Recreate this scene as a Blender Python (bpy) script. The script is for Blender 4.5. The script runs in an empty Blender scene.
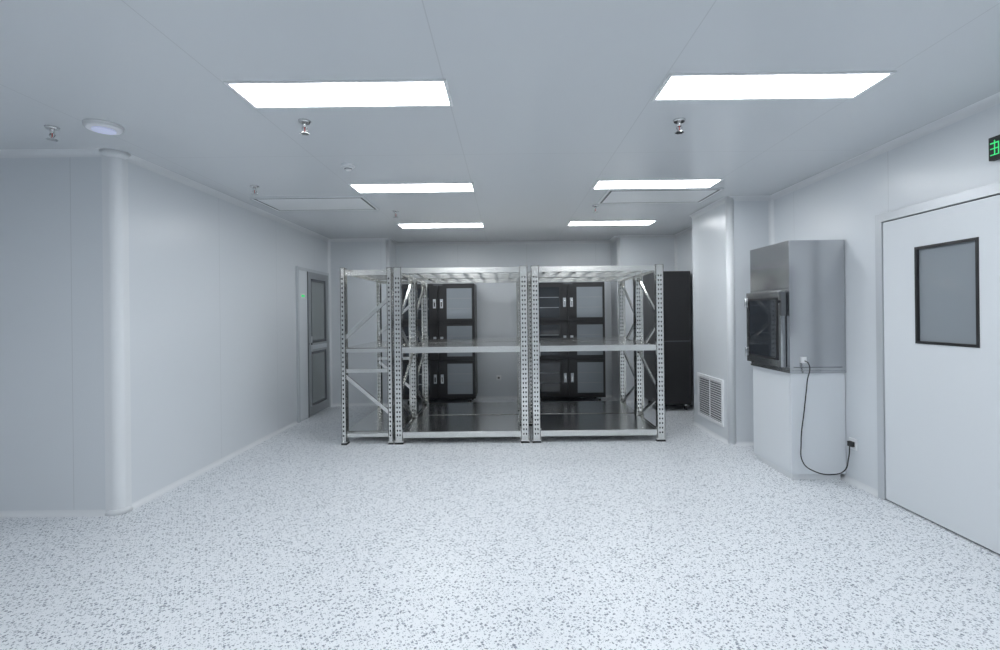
import bpy, math, random
from mathutils import Vector
random.seed(3)
S=bpy.context.scene
try:
    S.view_settings.view_transform='Standard'; S.view_settings.look='None'
except Exception: pass

# ---------------- materials ----------------
def mat(name,col,rough=.5,metal=0,emit=None,es=0,coat=0,spec=.5,stretch=None,var=.12):
    m=bpy.data.materials.new(name); m.use_nodes=True
    b=m.node_tree.nodes['Principled BSDF']
    b.inputs['Base Color'].default_value=(*col,1); b.inputs['Roughness'].default_value=rough
    b.inputs['Metallic'].default_value=metal; b.inputs['Specular IOR Level'].default_value=spec
    b.inputs['Coat Weight'].default_value=coat
    if emit:
        b.inputs['Emission Color'].default_value=(*emit,1); b.inputs['Emission Strength'].default_value=es
    nt=m.node_tree; n=nt.nodes.new('ShaderNodeTexNoise'); n.inputs['Scale'].default_value=6
    if stretch:
        g=nt.nodes.new('ShaderNodeNewGeometry'); mp=nt.nodes.new('ShaderNodeMapping'); mp.inputs['Scale'].default_value=stretch
        nt.links.new(g.outputs['Position'],mp.inputs[0]); nt.links.new(mp.outputs[0],n.inputs['Vector'])
    mr=nt.nodes.new('ShaderNodeMapRange'); mr.inputs[3].default_value=max(0,rough*(1-var)); mr.inputs[4].default_value=min(1,rough*(1+var))
    nt.links.new(n.outputs['Fac'],mr.inputs[0]); nt.links.new(mr.outputs[0],b.inputs['Roughness'])
    return m

def seam_mat(name,col,rough,axes,period,offs,width=.005,dark=.72,spec=.5):
    m=mat(name,col,rough,spec=spec,var=.03); nt=m.node_tree; b=nt.nodes['Principled BSDF']
    g=nt.nodes.new('ShaderNodeNewGeometry'); sx=nt.nodes.new('ShaderNodeSeparateXYZ'); nt.links.new(g.outputs['Position'],sx.inputs[0])
    prev=None
    for a,p,o in zip(axes,period,offs):
        s=nt.nodes.new('ShaderNodeMath'); s.operation='SUBTRACT'; nt.links.new(sx.outputs[a],s.inputs[0]); s.inputs[1].default_value=o-width/2-p*20
        md=nt.nodes.new('ShaderNodeMath'); md.operation='MODULO'; nt.links.new(s.outputs[0],md.inputs[0]); md.inputs[1].default_value=p
        lt=nt.nodes.new('ShaderNodeMath'); lt.operation='LESS_THAN'; nt.links.new(md.outputs[0],lt.inputs[0]); lt.inputs[1].default_value=width
        if prev:
            mx=nt.nodes.new('ShaderNodeMath'); mx.operation='MAXIMUM'; nt.links.new(prev.outputs[0],mx.inputs[0]); nt.links.new(lt.outputs[0],mx.inputs[1]); prev=mx
        else: prev=lt
    mix=nt.nodes.new('ShaderNodeMix'); mix.data_type='RGBA'
    mix.inputs[6].default_value=(*col,1); mix.inputs[7].default_value=(*[c*dark for c in col],1)
    nt.links.new(prev.outputs[0],mix.inputs[0]); nt.links.new(mix.outputs[2],b.inputs['Base Color'])
    return m

WALLC=(.68,.715,.75)
M_wx=seam_mat('wall_panel_x',WALLC,.28,['X'],[1.15],[.34],dark=.85)
M_wy=seam_mat('wall_panel_y',WALLC,.28,['Y'],[1.15],[3.50],dark=.85)
M_ceil=seam_mat('ceiling_panel',(.685,.715,.745),.26,['X','Y'],[1.13,3.84],[.82,3.6],dark=.86)
M_cove=mat('alu_cove',(.74,.765,.79),.3)
M_door=mat('door_paint',(.68,.715,.75),.33)
M_frame=mat('alu_frame',(.57,.60,.63),.3,.3)
M_white=mat('white_plastic',(.82,.84,.86),.35)
M_steel=mat('stainless',(.76,.76,.735),.22,1)
M_steelb=mat('stainless_brushed',(.53,.54,.555),.22,1,stretch=(1,1,30),var=.3)
M_deck=mat('stainless_deck',(.74,.74,.73),.22,1,stretch=(1,12,1),var=.3)
M_hole=mat('dark_slot',(.03,.03,.03),.6)
M_rub=mat('black_rubber',(.02,.02,.02),.6)
M_black=mat('black_cabinet_paint',(.022,.022,.024),.35)
M_glass=mat('smoked_glass',(.03,.035,.042),.06,0,coat=.5)
M_glassg=mat('grey_glass',(.26,.29,.32),.08,0,coat=.3)
M_glassd=mat('door_glass',(.20,.225,.225),.06,0,coat=.8)
M_shelf=mat('cabinet_inner_shelf',(.25,.27,.29),.3)
M_gap=mat('dark_gap',(.12,.13,.14),.7)
M_emit=mat('led_diffuser',(.9,.9,.9),.5,emit=(.96,.985,1),es=18.5)
M_green=mat('green_glow',(.02,.3,.08),.4,emit=(.05,.8,.25),es=.8)
M_red=mat('sprinkler_bulb',(.5,.05,.03),.2)
M_blue=mat('status_lens',(.66,.69,.88),.3,emit=(.6,.65,1),es=.28)
M_chrome=mat('chrome',(.7,.7,.7),.15,1)
M_dgrey=mat('dark_grey_metal',(.16,.17,.18),.35,.6)
M_mgrey=mat('mid_grey_alu',(.36,.38,.40),.3,.4)

def floor_mat():
    m=bpy.data.materials.new('speckled_vinyl'); m.use_nodes=True; nt=m.node_tree; N=nt.nodes; L=nt.links
    b=N['Principled BSDF']; b.inputs['Roughness'].default_value=.28
    g=N.new('ShaderNodeNewGeometry')
    base=N.new('ShaderNodeTexNoise'); base.inputs['Scale'].default_value=60; L.new(g.outputs['Position'],base.inputs['Vector'])
    rb=N.new('ShaderNodeMix'); rb.data_type='RGBA'; rb.inputs[6].default_value=(.71,.745,.785,1); rb.inputs[7].default_value=(.80,.825,.855,1)
    L.new(base.outputs['Fac'],rb.inputs[0]); cur=rb.outputs[2]
    for sc,thr,dens,c1,c2,w in ((57,.37,.46,(.14,.17,.215),(.44,.48,.53),1.0),(105,.39,.50,(.20,.235,.28),(.48,.52,.57),7.3),(42,.21,.32,(.10,.125,.16),(.32,.36,.41),3.1)):
        mp=N.new('ShaderNodeMapping'); mp.inputs['Location'].default_value=(w,w*2,0); mp.inputs['Rotation'].default_value=(0,0,w); L.new(g.outputs['Position'],mp.inputs[0])
        nz=N.new('ShaderNodeTexNoise'); nz.inputs['Scale'].default_value=sc*2.2; nz.inputs['Detail'].default_value=1; L.new(mp.outputs[0],nz.inputs['Vector'])
        ad=N.new('ShaderNodeMix'); ad.data_type='VECTOR'; ad.inputs[0].default_value=.018*42/sc; L.new(mp.outputs[0],ad.inputs[4]); L.new(nz.outputs['Color'],ad.inputs[5])
        v=N.new('ShaderNodeTexVoronoi'); v.distance='MANHATTAN' if w>2 else 'EUCLIDEAN'; v.voronoi_dimensions='2D'; v.inputs['Scale'].default_value=sc; L.new(ad.outputs[1],v.inputs['Vector'])
        sp=N.new('ShaderNodeSeparateColor'); L.new(v.outputs['Color'],sp.inputs[0])
        mu=N.new('ShaderNodeMath'); mu.operation='MULTIPLY_ADD'; L.new(sp.outputs[0],mu.inputs[0]); mu.inputs[1].default_value=thr*.7; mu.inputs[2].default_value=thr*.4
        lt=N.new('ShaderNodeMath'); lt.operation='LESS_THAN'; L.new(v.outputs['Distance'],lt.inputs[0]); L.new(mu.outputs[0],lt.inputs[1])
        sl=N.new('ShaderNodeMath'); sl.operation='LESS_THAN'; L.new(sp.outputs[1],sl.inputs[0]); sl.inputs[1].default_value=dens
        an=N.new('ShaderNodeMath'); an.operation='MULTIPLY'; L.new(lt.outputs[0],an.inputs[0]); L.new(sl.outputs[0],an.inputs[1])
        cc=N.new('ShaderNodeMix'); cc.data_type='RGBA'; cc.inputs[6].default_value=(*c1,1); cc.inputs[7].default_value=(*c2,1); L.new(sp.outputs[2],cc.inputs[0])
        mx=N.new('ShaderNodeMix'); mx.data_type='RGBA'; L.new(an.outputs[0],mx.inputs[0]); L.new(cur,mx.inputs[6]); L.new(cc.outputs[2],mx.inputs[7]); cur=mx.outputs[2]
    L.new(cur,b.inputs['Base Color'])
    return m
M_floor=floor_mat()

# ---------------- mesh builder ----------------
class MB:
    def __init__(s): s.v=[];s.f=[];s.mi=[];s.ms=[];s.sm=[]
    def m(s,mt):
        if mt not in s.ms: s.ms.append(mt)
        return s.ms.index(mt)
    def box(s,x0,x1,y0,y1,z0,z1,mt):
        k=len(s.v); i=s.m(mt)
        s.v+=[(x,y,z) for z in (z0,z1) for y in (y0,y1) for x in (x0,x1)]
        for f in ((0,2,3,1),(4,5,7,6),(0,1,5,4),(2,6,7,3),(0,4,6,2),(1,3,7,5)):
            s.f.append([k+a for a in f]); s.mi.append(i); s.sm.append(False)
    def bar(s,p,q,w,t,mt,up=(1,0,0)):
        p=Vector(p);q=Vector(q);d=(q-p).normalized();u=Vector(up); a=d.cross(u).normalized()*w/2; u=a.cross(d).normalized()*t/2
        k=len(s.v); i=s.m(mt)
        for c in (p,q):
            for sa,su in ((-1,-1),(1,-1),(1,1),(-1,1)): s.v.append(tuple(c+a*sa+u*su))
        for f in ((0,1,2,3),(7,6,5,4),(0,4,5,1),(1,5,6,2),(2,6,7,3),(3,7,4,0)):
            s.f.append([k+b for b in f]); s.mi.append(i); s.sm.append(False)
    def cyl(s,p,q,r,mt,n=20,r2=None):
        p=Vector(p);q=Vector(q);d=(q-p).normalized(); o=Vector((0,0,1)) if abs(d.z)<.9 else Vector((1,0,0))
        a=d.cross(o).normalized(); b=d.cross(a); r2=r if r2 is None else r2; k=len(s.v); i=s.m(mt)
        for c,rr in ((p,r),(q,r2)):
            for j in range(n):
                t=2*math.pi*j/n; s.v.append(tuple(c+(a*math.cos(t)+b*math.sin(t))*rr))
        for j in range(n):
            s.f.append([k+j,k+(j+1)%n,k+n+(j+1)%n,k+n+j]); s.mi.append(i); s.sm.append(True)
        s.f.append([k+j for j in range(n)][::-1]); s.mi.append(i); s.sm.append(False)
        s.f.append([k+n+j for j in range(n)]); s.mi.append(i); s.sm.append(False)
    def poly(s,pts,mt,smooth=False):
        k=len(s.v); s.v+=[tuple(p) for p in pts]; s.f.append(list(range(k,k+len(pts)))); s.mi.append(s.m(mt)); s.sm.append(smooth)
    def prism(s,prof,p0,p1,mt,smooth=True):
        k=len(s.v); n=len(prof); i=s.m(mt)
        for c in (p0,p1):
            for o in prof: s.v.append(tuple(Vector(c)+Vector(o)))
        for j in range(n):
            s.f.append([k+j,k+(j+1)%n,k+n+(j+1)%n,k+n+j]); s.mi.append(i); s.sm.append(False)
        s.f.append([k+j for j in range(n)][::-1]); s.mi.append(i); s.sm.append(False)
        s.f.append([k+n+j for j in range(n)]); s.mi.append(i); s.sm.append(False)
    def make(s,name,bevel=0):
        me=bpy.data.meshes.new(name); me.from_pydata(s.v,[],s.f)
        for mt in s.ms: me.materials.append(mt)
        for p,i,sm in zip(me.polygons,s.mi,s.sm): p.material_index=i; p.use_smooth=sm
        import bmesh
        bm=bmesh.new(); bm.from_mesh(me); bmesh.ops.recalc_face_normals(bm,faces=bm.faces); bm.to_mesh(me); bm.free()
        o=bpy.data.objects.new(name,me); S.collection.objects.link(o)
        if bevel:
            b=o.modifiers.new('bevel','BEVEL'); b.width=bevel; b.segments=2; b.limit_method='ANGLE'; b.angle_limit=math.radians(50)
        return o
def B(name,*a,bevel=0):
    m=MB(); m.box(*a); return m.make(name,bevel)

# ---------------- room ----------------
XL,XR,H=-2.78,2.79,2.6
XLO=-4.8; YB=-3.2; YC=3.43; YP=7.5; YE=8.0; RC=.055
B('floor',XLO-.1,XR+.1,YB-.1,YE+.1,-.1,0,M_floor)
B('ceiling',XLO-.1,XR+.1,YB-.1,YE+.1,H,H+.1,M_ceil)
B('wall_left',XL-.1,XL,YC+RC,YE,0,H,M_wy)
B('wall_left_front',XLO,XL-RC,YC,YC+.1,0,H,M_wx)
B('wall_left_outer',XLO-.1,XLO,YB,YC+.1,0,H,M_wy)
B('wall_behind_camera',XLO-.1,XR+.1,YB-.1,YB,0,H,M_wx)
B('wall_right',XR,XR+.1,YB,YE,0,H,M_wy)
B('wall_back',XL-.1,XR+.1,YE,YE+.1,0,H,M_wx)
B('wall_pier_left',XL,-1.84,YP,YE,0,H,M_wx)
B('wall_pier_right',1.74,XR,YP,YE,0,H,M_wx)
B('wall_rear_side',2.66,XR,6.01,YP,0,H,M_wy)
B('wall_duct_column',2.33,XR,5.03,6.01,0,H,M_wy)

cn=[0]
def cove(p0,p1,nx,ny,top,r=.045):
    cn[0]+=1; z=H if top else 0; sgn=-1 if top else 1
    if not top: r=.035
    n=Vector((nx,ny,0)); pr=[Vector((0,0,0))]
    for k in range(7):
        t=k/6*math.pi/2
        pr.append(n*(r-r*math.sin(t))+Vector((0,0,sgn*(r-r*math.cos(t)))) )
    m=MB(); m.prism(pr,(p0[0],p0[1],z),(p1[0],p1[1],z),M_cove)
    return m.make(('trim_%d' if top else 'baseboard_%d')%cn[0])
runs=[((XLO,YC),(XL-RC,YC),0,-1),((XL,YC+RC),(XL,YP),1,0),((XL,YP),(-1.84,YP),0,-1),((-1.84,YP),(-1.84,YE),1,0),
((-1.84,YE),(1.74,YE),0,-1),((1.74,YP),(1.74,YE),-1,0),((1.74,YP),(2.66,YP),0,-1),((2.66,6.01),(2.66,YP),-1,0),
((2.33,5.03),(2.33,6.01),-1,0),((2.33,5.03),(XR,5.03),0,-1)]
for i,(a,b,nx,ny) in enumerate(runs):
    cove(a,b,nx,ny,True)
    if i==1: cove(a,(XL,6.30),nx,ny,False)
    else: cove(a,b,nx,ny,False)
cove((XR,YB),(XR,5.03),-1,0,True); cove((XR,3.60),(XR,5.03),-1,0,False); cove((XR,YB),(XR,2.42),-1,0,False)
tn=[100]
def post(x,y,r):
    tn[0]+=1; m=MB(); m.cyl((x,y,0),(x,y,H),r,M_cove,64); m.make('trim_%d'%tn[0])
post(2.33+.03,5.03+.03,.042); post(-1.84-.02,YP+.02,.03); post(1.74+.02,YP+.02,.03)
# outer corner profile: small rounded nose with two flat flanges
m=MB(); cx,cy=XL-RC,YC+RC; t=.005; pr=[]
pr.append((XL-.10,YC,0)); pr.append((XL-.10,YC-t,0))
for k in range(13):
    a=-math.pi/2+k/12*math.pi/2; pr.append((cx+(RC+t)*math.cos(a),cy+(RC+t)*math.sin(a),0))
pr.append((XL+t,YC+.10,0)); pr.append((XL,YC+.10,0)); pr.append((XL-.03,YC+.10,0)); pr.append((XL-.10,YC+.03,0))
m.prism([Vector(p) for p in pr],(0,0,0),(0,0,H),M_cove)
m.cyl((cx,cy,0),(cx,cy,.033),RC+.033,M_cove,64,RC+.004); m.cyl((cx,cy,H-.045),(cx,cy,H),RC+.004,M_cove,64,RC+.043); m.make('trim_100')
def icorner(x,y,sx,sy,r=.04):
    tn[0]+=1; m=MB(); pr=[Vector((0,0,0))]
    for k in range(7):
        t=k/6*math.pi/2; pr.append(Vector((sx*(r-r*math.sin(t)),sy*(r-r*math.cos(t)),0)))
    m.prism(pr,(x,y,0),(x,y,H),M_cove); m.make('trim_%d'%tn[0])
icorner(XR,5.03,-1,-1); icorner(XL,YP,1,-1); icorner(2.66,YP,-1,-1)

# ---------------- ceiling lights ----------------
def light(x0,x1,y0,y1):
    m=MB(); f=.018; z0=H-.008
    m.box(x0,x1,y0,y0+f,z0,H,M_white); m.box(x0,x1,y1-f,y1,z0,H,M_white)
    m.box(x0,x0+f,y0+f,y1-f,z0,H,M_white); m.box(x1-f,x1,y0+f,y1-f,z0,H,M_white)
    m.box(x0+f,x1-f,y0+f,y1-f,H-.005,H,M_emit)
    m.make('ceiling_light_panel')
for y in (-1.40,.52,2.44,4.36,6.28):
    light(-1.43,-.295,y,y+.31); 
    light(.83,1.97,y-.03,y+.27)
light(-4.0,-2.9,-.2,.1)

def diffuser(x0,x1,y0,y1):
    m=MB(); g=.022; z0=H-.010; f=.02
    for bx in ((x0,x1,y0,y0+g),(x0,x1,y1-g,y1),(x0,x0+g,y0+g,y1-g),(x1-g,x1,y0+g,y1-g)): m.box(*bx,z0,H,M_gap)
    m.box(x0-f,x1+f,y0-f,y0,z0,H,M_cove); m.box(x0-f,x1+f,y1,y1+f,z0,H,M_cove)
    m.box(x0-f,x0,y0,y1,z0,H,M_cove); m.box(x1,x1+f,y0,y1,z0,H,M_cove)
    m.box(x0+g,x1-g,y0+g,y1-g,z0,H,M_white)
    m.make('hepa_ceiling_diffuser')
diffuser(-2.55,-1.45,4.84,5.40); diffuser(1.02,2.1,4.68,5.22)

def sprinkler(x,y):
    m=MB()
    m.cyl((x,y,H),(x,y,H-.012),.038,M_chrome,24,.032); m.cyl((x,y,H-.012),(x,y,H-.04),.012,M_chrome,12)
    for s in (-1,1):
        m.bar((x+s*.01,y,H-.035),(x+s*.017,y,H-.05),.006,.006,M_chrome,(0,1,0)); m.bar((x+s*.017,y,H-.05),(x,y,H-.075),.006,.006,M_chrome,(0,1,0))
    m.cyl((x,y,H-.04),(x,y,H-.07),.003,M_red,8)
    m.cyl((x,y,H-.075),(x,y,H-.079),.024,M_chrome,16)
    for k in range(8):
        a=k*math.pi/4; m.bar((x+.02*math.cos(a),y+.02*math.sin(a),H-.077),(x+.03*math.cos(a),y+.03*math.sin(a),H-.078),.008,.003,M_chrome,(0,0,1))
    m.make('fire_sprinkler')
for x,y in ((-1.23,2.95),(-2.83,3.0),(1.09,3.0),(-2.30,4.4),(-1.26,5.5),(1.0,5.35)): sprinkler(x,y)
m=MB(); x,y=-1.25,3.82
m.cyl((x,y,H),(x,y,H-.012),.052,M_white,28); m.cyl((x,y,H-.012),(x,y,H-.03),.045,M_white,28,.035); m.cyl((x,y,H-.03),(x,y,H-.036),.03,M_gap,28); m.cyl((x,y,H-.036),(x,y,H-.045),.028,M_white,28,.015)
m.make('smoke_detector')
m=MB(); x,y=-2.49,2.98
m.cyl((x,y,H),(x,y,H-.012),.10,M_white,40); m.cyl((x,y,H-.012),(x,y,H-.03),.10,M_white,40,.085); m.cyl((x,y,H-.03),(x,y,H-.034),.06,M_blue,30)
m.make('wireless_access_point')

# ---------------- doors ----------------
m=MB(); X=XL+.001
y0,y1,zt=6.32,7.44,2.06
m.box(X,X+.03,y0,y0+.04,0,zt,M_frame); m.box(X,X+.03,y1-.04,y1,0,zt,M_frame); m.box(X,X+.03,y0+.04,y1-.04,zt-.04,zt,M_frame)
m.box(X,X+.018,y0+.04,6.64,.0,zt-.04,M_door)
m.box(X,X+.025,6.64,6.66,0,zt-.04,M_gap)
a,b=6.66,y1-.04
m.box(X,X+.012,a,b,.01,zt-.04,M_glassd)
for (u0,u1,w0,w1) in ((a,a+.08,.01,zt-.04),(b-.08,b,.01,zt-.04),(a+.08,b-.08,.01,.13),(a+.08,b-.08,zt-.13,zt-.04),(a+.08,b-.08,.90,1.02)):
    m.box(X,X+.028,u0,u1,w0,w1,M_mgrey)
m.box(X+.012,X+.033,a+.09,b-.09,.93,.99,M_frame)
for w0,w1 in ((.13,.90),(1.02,zt-.13)):
    m.box(X+.012,X+.014,a+.08,a+.14,w0,w1,M_glass); m.box(X+.012,X+.014,b-.14,b-.08,w0,w1,M_glass)
    m.box(X+.012,X+.014,a+.14,b-.14,w0,w0+.04,M_glass); m.box(X+.012,X+.014,a+.14,b-.14,w1-.04,w1,M_glass)
m.box(X+.028,X+.06,a+.01,a+.04,1.0,1.03,M_chrome); m.box(X+.05,X+.06,a+.01,a+.04,.92,1.12,M_chrome)
m.make('door_1',.002)
m=MB(); m.box(X+.019,X+.024,6.42,6.56,1.64,1.71,M_white); m.box(X+.024,X+.026,6.44,6.54,1.66,1.69,M_green); m.make('door_sign')

m=MB(); X=XR-.001; y0,y1,zt=2.50,3.53,2.045
m.box(X-.03,X,y1,y1+.06,0,zt+.06,M_frame); m.box(X-.03,X,y0-.06,y0,0,zt+.06,M_frame); m.box(X-.03,X,y0,y1,zt,zt+.06,M_frame)
m.box(X-.006,X,y0,y1,0,zt,M_gap)
wy0,wy1,wz0,wz1=2.81,3.25,1.17,1.82
L=(y0+.006,y1-.006,.012,zt-.008)
m.box(X-.022,X-.004,L[0],wy0,L[2],L[3],M_door); m.box(X-.022,X-.004,wy1,L[1],L[2],L[3],M_door)
m.box(X-.022,X-.004,wy0,wy1,L[2],wz0,M_door); m.box(X-.022,X-.004,wy0,wy1,wz1,L[3],M_door)
m.box(X-.01,X-.005,wy0,wy1,wz0,wz1,M_glassg)
f=.018
m.box(X-.027,X-.010,wy0,wy1,wz0,wz0+f,M_black);m.box(X-.027,X-.010,wy0,wy1,wz1-f,wz1,M_black)
m.box(X-.027,X-.010,wy0,wy0+f,wz0+f,wz1-f,M_black);m.box(X-.027,X-.010,wy1-f,wy1,wz0+f,wz1-f,M_black)
m.cyl((X-.022,y0+.08,1.02),(X-.06,y0+.08,1.02),.012,M_chrome); m.cyl((X-.06,y0+.08,1.02),(X-.06,y0+.14,1.02),.01,M_chrome)
m.make('door_2')
m=MB(); m.box(X-.03,X,2.40,2.74,2.24,2.37,M_rub)
for (a,b,c,d) in ((2.68,2.73,2.33,2.338),(2.702,2.708,2.27,2.35),(2.68,2.73,2.30,2.306),(2.68,2.686,2.27,2.33),(2.68,2.73,2.265,2.271),
                  (2.61,2.66,2.33,2.338),(2.632,2.638,2.27,2.35),(2.61,2.66,2.30,2.306),(2.61,2.66,2.27,2.276),(2.45,2.58,2.27,2.335)):
    m.box(X-.032,X-.03,a,b,c,d,M_green)
m.make('exit_sign',.001)

m=MB(); X=2.33; y0,y1,z0,z1=5.18,5.86,.15,.66
f=.035
m.box(X-.015,X,y0,y1,z0,z0+f,M_white);m.box(X-.015,X,y0,y1,z1-f,z1,M_white);m.box(X-.015,X,y0,y0+f,z0+f,z1-f,M_white);m.box(X-.015,X,y1-f,y1,z0+f,z1-f,M_white)
m.box(X-.003,X,y0+f,y1-f,z0+f,z1-f,M_dgrey)
n=17
for k in range(n):
    z=z0+f+(z1-z0-2*f)*(k+.5)/n
    m.bar((X-.008,y0+f,z),(X-.008,y1-f,z),.021,.003,M_white,(1,0,.9))
m.box(X-.014,X-.003,(y0+y1)/2-.006,(y0+y1)/2+.006,z0+f,z1-f,M_white)
m.make('return_air_grille')

# ---------------- pass box cabinet ----------------
XC=XR-.006
m=MB(); x0=2.325; y0,y1=3.95,4.58
m.box(x0,XC,y0,y1,.905,1.98,M_steelb)
m.box(x0-.004,XC,y0-.004,y1+.004,.885,.905,M_steelb)
m.box(x0+.012,XC,y0+.012,y1-.005,.05,.885,M_door)
m.box(x0+.03,XR-.04,y0+.03,y1-.02,0,.05,M_cove)
m.box(x0+.03,XC-.03,y0-.003,y0,.93,.935,M_gap)
m.box(x0+.0075,x0+.012,y0+.03,y1-.03,.08,.86,M_door)
m.box(x0-.002,x0,y0,y1,1.585,1.59,M_gap)
X=x0; a,b,c,d=y0+.05,y1-.01,.93,1.57
m.box(X-.045,X-.005,a,b,c,d,M_steelb)
m.box(X-.048,X-.045,a+.06,b-.06,c+.07,d-.07,M_glass)
for bx in ((a+.045,b-.045,c+.055,c+.073),(a+.045,b-.045,d-.073,d-.055),(a+.045,a+.063,c+.073,d-.073),(b-.063,b-.045,c+.073,d-.073)):
    m.box(X-.052,X-.045,*bx,M_black)
m.box(X-.06,X-.02,a-.035,a+.0,1.36,1.56,M_dgrey); m.cyl((X-.06,a-.018,1.48),(X-.085,a-.018,1.48),.014,M_black); m.box(X-.092,X-.08,a-.03,a-.006,1.36,1.50,M_black)
for z in (1.02,1.48): m.cyl((X-.05,b+.004,z-.04),(X-.05,b+.004,z+.04),.01,M_chrome,12)
m.box(x0+.085,x0+.125,y0-.02,y0,.97,1.02,M_white)
m.make('pass_through_cabinet',.003)
m=MB(); m.box(XR-.012,XR-.001,3.83,3.92,.275,.365,M_white); m.box(XR-.04,XR-.012,3.85,3.90,.30,.34,M_rub); m.make('wall_outlet',.003)
cu=bpy.data.curves.new('power_cable','CURVE'); cu.dimensions='3D'; cu.bevel_depth=.0045
pts=[(2.43,3.925,.99),(2.445,3.90,.97),(2.445,3.92,.82),(2.42,3.92,.6),(2.39,3.92,.32),(2.40,3.91,.16),(2.48,3.90,.095),(2.62,3.89,.07),(2.71,3.88,.10),(2.745,3.875,.21),(2.755,3.875,.315)]
sp=cu.splines.new('BEZIER'); sp.bezier_points.add(len(pts)-1)
for p,c in zip(sp.bezier_points,pts): p.co=c; p.handle_left_type=p.handle_right_type='AUTO'
cu.materials.append(M_rub); S.collection.objects.link(bpy.data.objects.new('power_cable',cu))
m=MB(); m.box(-.19,-.11,YE-.012,YE,.30,.38,M_white); m.box(-.165,-.135,YE-.014,YE-.012,.325,.355,M_gap); m.make('wall_outlet',.002)

# ---------------- racks ----------------
def rack(x0,x1,y0,y1,pw=.085,pd=.05,long='x',zt=1.92):
    m=MB(); zf=.03
    wx,wy=(pw,pd) if long=='x' else (pd*1.0,pw)
    px=[(x0,x0+wx),(x1-wx,x1)]; py=[(y0,y0+wy),(y1-wy,y1)]
    for i,(a,b) in enumerate(px):
        for j,(c,d) in enumerate(py):
            t=.006
            m.box(a,b,c if j==0 else d-t,c+t if j==0 else d,zf,zt,M_steel)
            m.box(a,a+t,c,d,zf,zt,M_steel); m.box(b-t,b,c,d,zf,zt,M_steel)
            m.box(a-.004,b+.004,c-.004,d+.004,zf-.008,zf+.006,M_steel)
            m.box(a-.004,b+.004,c-.004,d+.004,0,zf-.008,M_rub)
            m.box(a,b,c,d,zt-.004,zt,M_steel)
            w=b-a; n=int((zt-.15)/.05)
            for k in range(n):
                z=.10+k*.05
                for yy in ((c-.0006) if j==0 else (d+.0006),(c+t+.0006) if j==0 else (d-t-.0006)):
                  cols=(.3,.7) if w>.06 else (.5,)
                  for u in cols:
                    cx=a+w*u+(0.003 if u<.5 else -.003)
                    m.poly([(cx-.006,yy,z+.009),(cx+.006,yy,z+.009),(cx+.007,yy,z),(cx+.003,yy,z-.012),(cx-.003,yy,z-.012),(cx-.007,yy,z)],M_hole)
                if k%2==0:
                  for xx in (a-.0006,b+.0006):
                    cy=(c+d)/2
                    m.poly([(xx,cy-.006,z+.01),(xx,cy+.006,z+.01),(xx,cy+.006,z-.01),(xx,cy-.006,z-.01)],M_hole)
    bh=.062
    levels=[.13,1.05,zt-.005]
    for z in levels:
        top=z>1.8
        if long=='x':
            for (c,d) in ((y0+.006,y0+.04),(y1-.04,y1-.006)):
                m.box(x0+wx,x1-wx,c,d,z-bh,z-.004,M_steel)
                m.box(x0+wx,x0+wx+.006,c-.004,d+.004,z-bh-.05,z if top else z+.03,M_steel); m.box(x1-wx-.006,x1-wx,c-.004,d+.004,z-bh-.05,z if top else z+.03,M_steel)
            if not top: m.box(x0+wx+.008,x1-wx-.008,y0+.012,y1-.012,z-.006,z,M_deck)
            n=7
            for k in range(n):
                xx=x0+wx+(x1-x0-2*wx)*(k+.5)/n
                m.box(xx-.02,xx+.02,y0+.04,y1-.04,z-.034,z-.006,M_steel)
            if top:
                for k in range(1,4):
                    yy=y0+(y1-y0)*k/4; m.box(x0+wx,x1-wx,yy-.018,yy+.018,z-.006,z,M_steel)
        else:
            for (a,b) in ((x0+.006,x0+.04),(x1-.04,x1-.006)):
                m.box(a,b,y0+wy,y1-wy,z-bh,z-.004,M_steel)
            if not top: m.box(x0+.012,x1-.012,y0+wy+.008,y1-wy-.008,z-.006,z,M_deck)
            for k in range(8):
                yy=y0+wy+(y1-y0-2*wy)*(k+.5)/8
                m.box(x0+.04,x1-.04,yy-.02,yy+.02,z-.034,z-.006,M_steel)
    zs=[.09,1.86]
    if long=='x':
        for xc in (x0+wx/2,x1-wx/2):
            for z in (zs[0],zs[-1]): m.box(xc-.014,xc+.014,y0+.006,y1-.006,z-.016,z+.016,M_steel)
            zz=[.12,.50,.90,1.32,1.82]
            for k in range(4):
                ya,yb=(y0+.02,y1-.02) if k%2 else (y1-.02,y0+.02)
                m.bar((xc,ya,zz[k]),(xc,yb,zz[k+1]),.036,.022,M_steel,(1,0,0))
    else:
        for yc in (y0+wy/2-.01,y1-wy/2):
            for z in (.10,.80,1.02,1.86): m.box(x0+.006,x1-.006,yc-.012,yc+.012,z-.02,z+.02,M_steel)
            m.bar((x1-.02,yc,.32),(x0+.02,yc,.76),.038,.02,M_steel,(0,1,0))
            m.bar((x0+.02,yc,1.14),(x1-.02,yc,1.60),.038,.02,M_steel,(0,1,0))
    return m.make('storage_rack')
rack(-1.23,.225,5.20,6.05); rack(-1.23,.225,6.09,6.94)
rack(.265,1.70,5.20,6.05); rack(.265,1.70,6.09,6.94)
rack(-1.805,-1.25,5.20,6.72,long='y')

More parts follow.
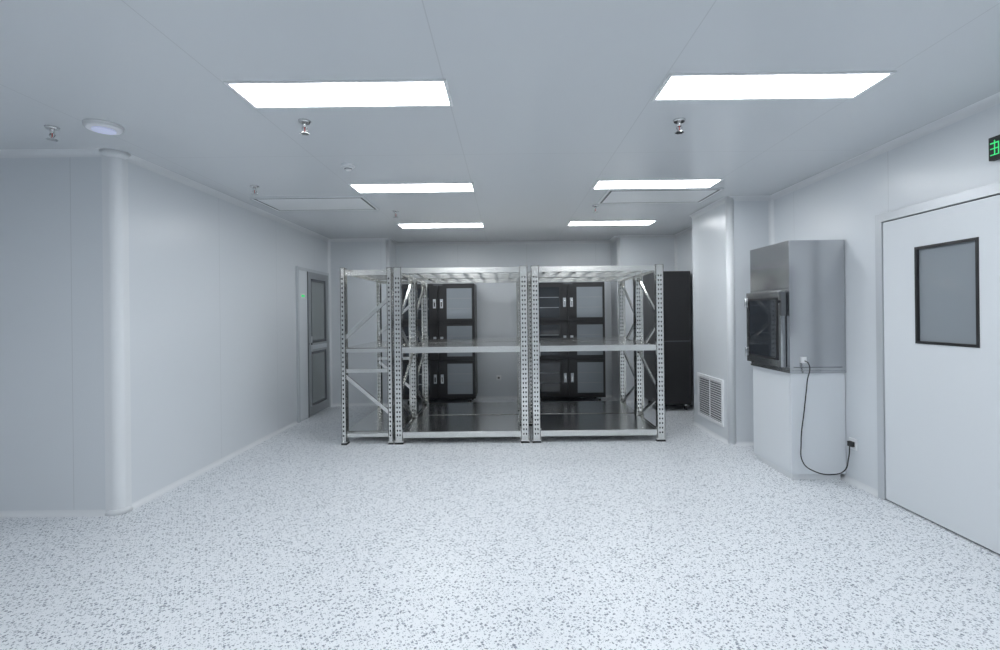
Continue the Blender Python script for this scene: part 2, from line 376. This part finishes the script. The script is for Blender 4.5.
# ---------------- dry cabinets ----------------
def drycab(x0,x1,y0,y1):
    m=MB(); z0,z1=.10,1.88
    m.box(x0,x1,y0+.03,y1,z0,z1,M_black)
    for x in (x0+.08,x1-.08):
        for y in (y0+.1,y1-.08):
            m.cyl((x-.015,y,.038),(x+.015,y,.038),.038,M_rub,20); m.box(x-.02,x+.02,y-.025,y+.025,.07,z0,M_chrome)
    xm=(x0+x1)/2; rows=3; hh=(z1-z0-.04)/rows
    for r in range(rows):
        a=z0+.02+hh*r+.006; b=a+hh-.012
        for c,d,s in ((x0+.01,xm-.004,-1),(xm+.004,x1-.01,1)):
            m.box(c,d,y0+.006,y0+.03,a,b,M_black)
            g0,g1=(c+.03,d-.13) if s<0 else (c+.13,d-.03)
            m.box(g0,g1,y0+.003,y0+.006,a+.05,b-.05,M_glassg if s>0 else M_glass)
            for q in range(1,3):
                zz=a+.05+(b-a-.1)*q/3; m.box(g0+.01,g1-.01,y0+.0015,y0+.003,zz-.006,zz+.006,M_shelf)
            hx=d-.05 if s<0 else c+.05
            m.box(hx-.022,hx+.022,y0-.002,y0+.006,(a+b)/2-.07,(a+b)/2+.07,M_frame)
            m.box(hx-.010,hx+.010,y0-.012,y0-.002,(a+b)/2-.045,(a+b)/2+.03,M_chrome)
    m.box(xm-.07,xm+.07,y0+.001,y0+.006,z1-.03,z1-.01,M_gap)
    return m.make('dry_storage_cabinet',.003)
drycab(-1.62,-.50,7.38,7.95); drycab(.37,1.51,7.38,7.95)

m=MB(); x0,x1,y0,y1=2.10,2.60,6.78,7.40
m.box(x0,x1,y0+.02,y1,.09,1.98,M_black); m.box(x0+.005,x1-.005,y0,y0+.018,.10,1.97,M_black)
m.box(x0+.04,x0+.06,y0-.02,y0,.95,1.15,M_dgrey)
m.box(x0+.005,x1-.005,y0-.001,y0,.985,.995,M_gap)
for x in (x0+.06,x1-.06):
    for y in (y0+.08,y1-.08): m.cyl((x-.015,y,.035),(x+.015,y,.035),.035,M_rub,18); m.box(x-.02,x+.02,y-.02,y+.02,.06,.09,M_chrome)
m.make('tall_black_cabinet',.004)

# ---------------- world + camera ----------------
w=bpy.data.worlds.new('world'); S.world=w; w.use_nodes=True
w.node_tree.nodes['Background'].inputs[0].default_value=(.8,.88,1,1); w.node_tree.nodes['Background'].inputs[1].default_value=.3
c=bpy.data.cameras.new('camera'); c.sensor_width=36; c.lens=17.28; c.shift_x=-.007; c.shift_y=-.011; c.clip_start=.05
co=bpy.data.objects.new('camera',c); S.collection.objects.link(co); co.location=(0,0,1.4); co.rotation_euler=(math.radians(90),math.radians(.65),0)
S.camera=co
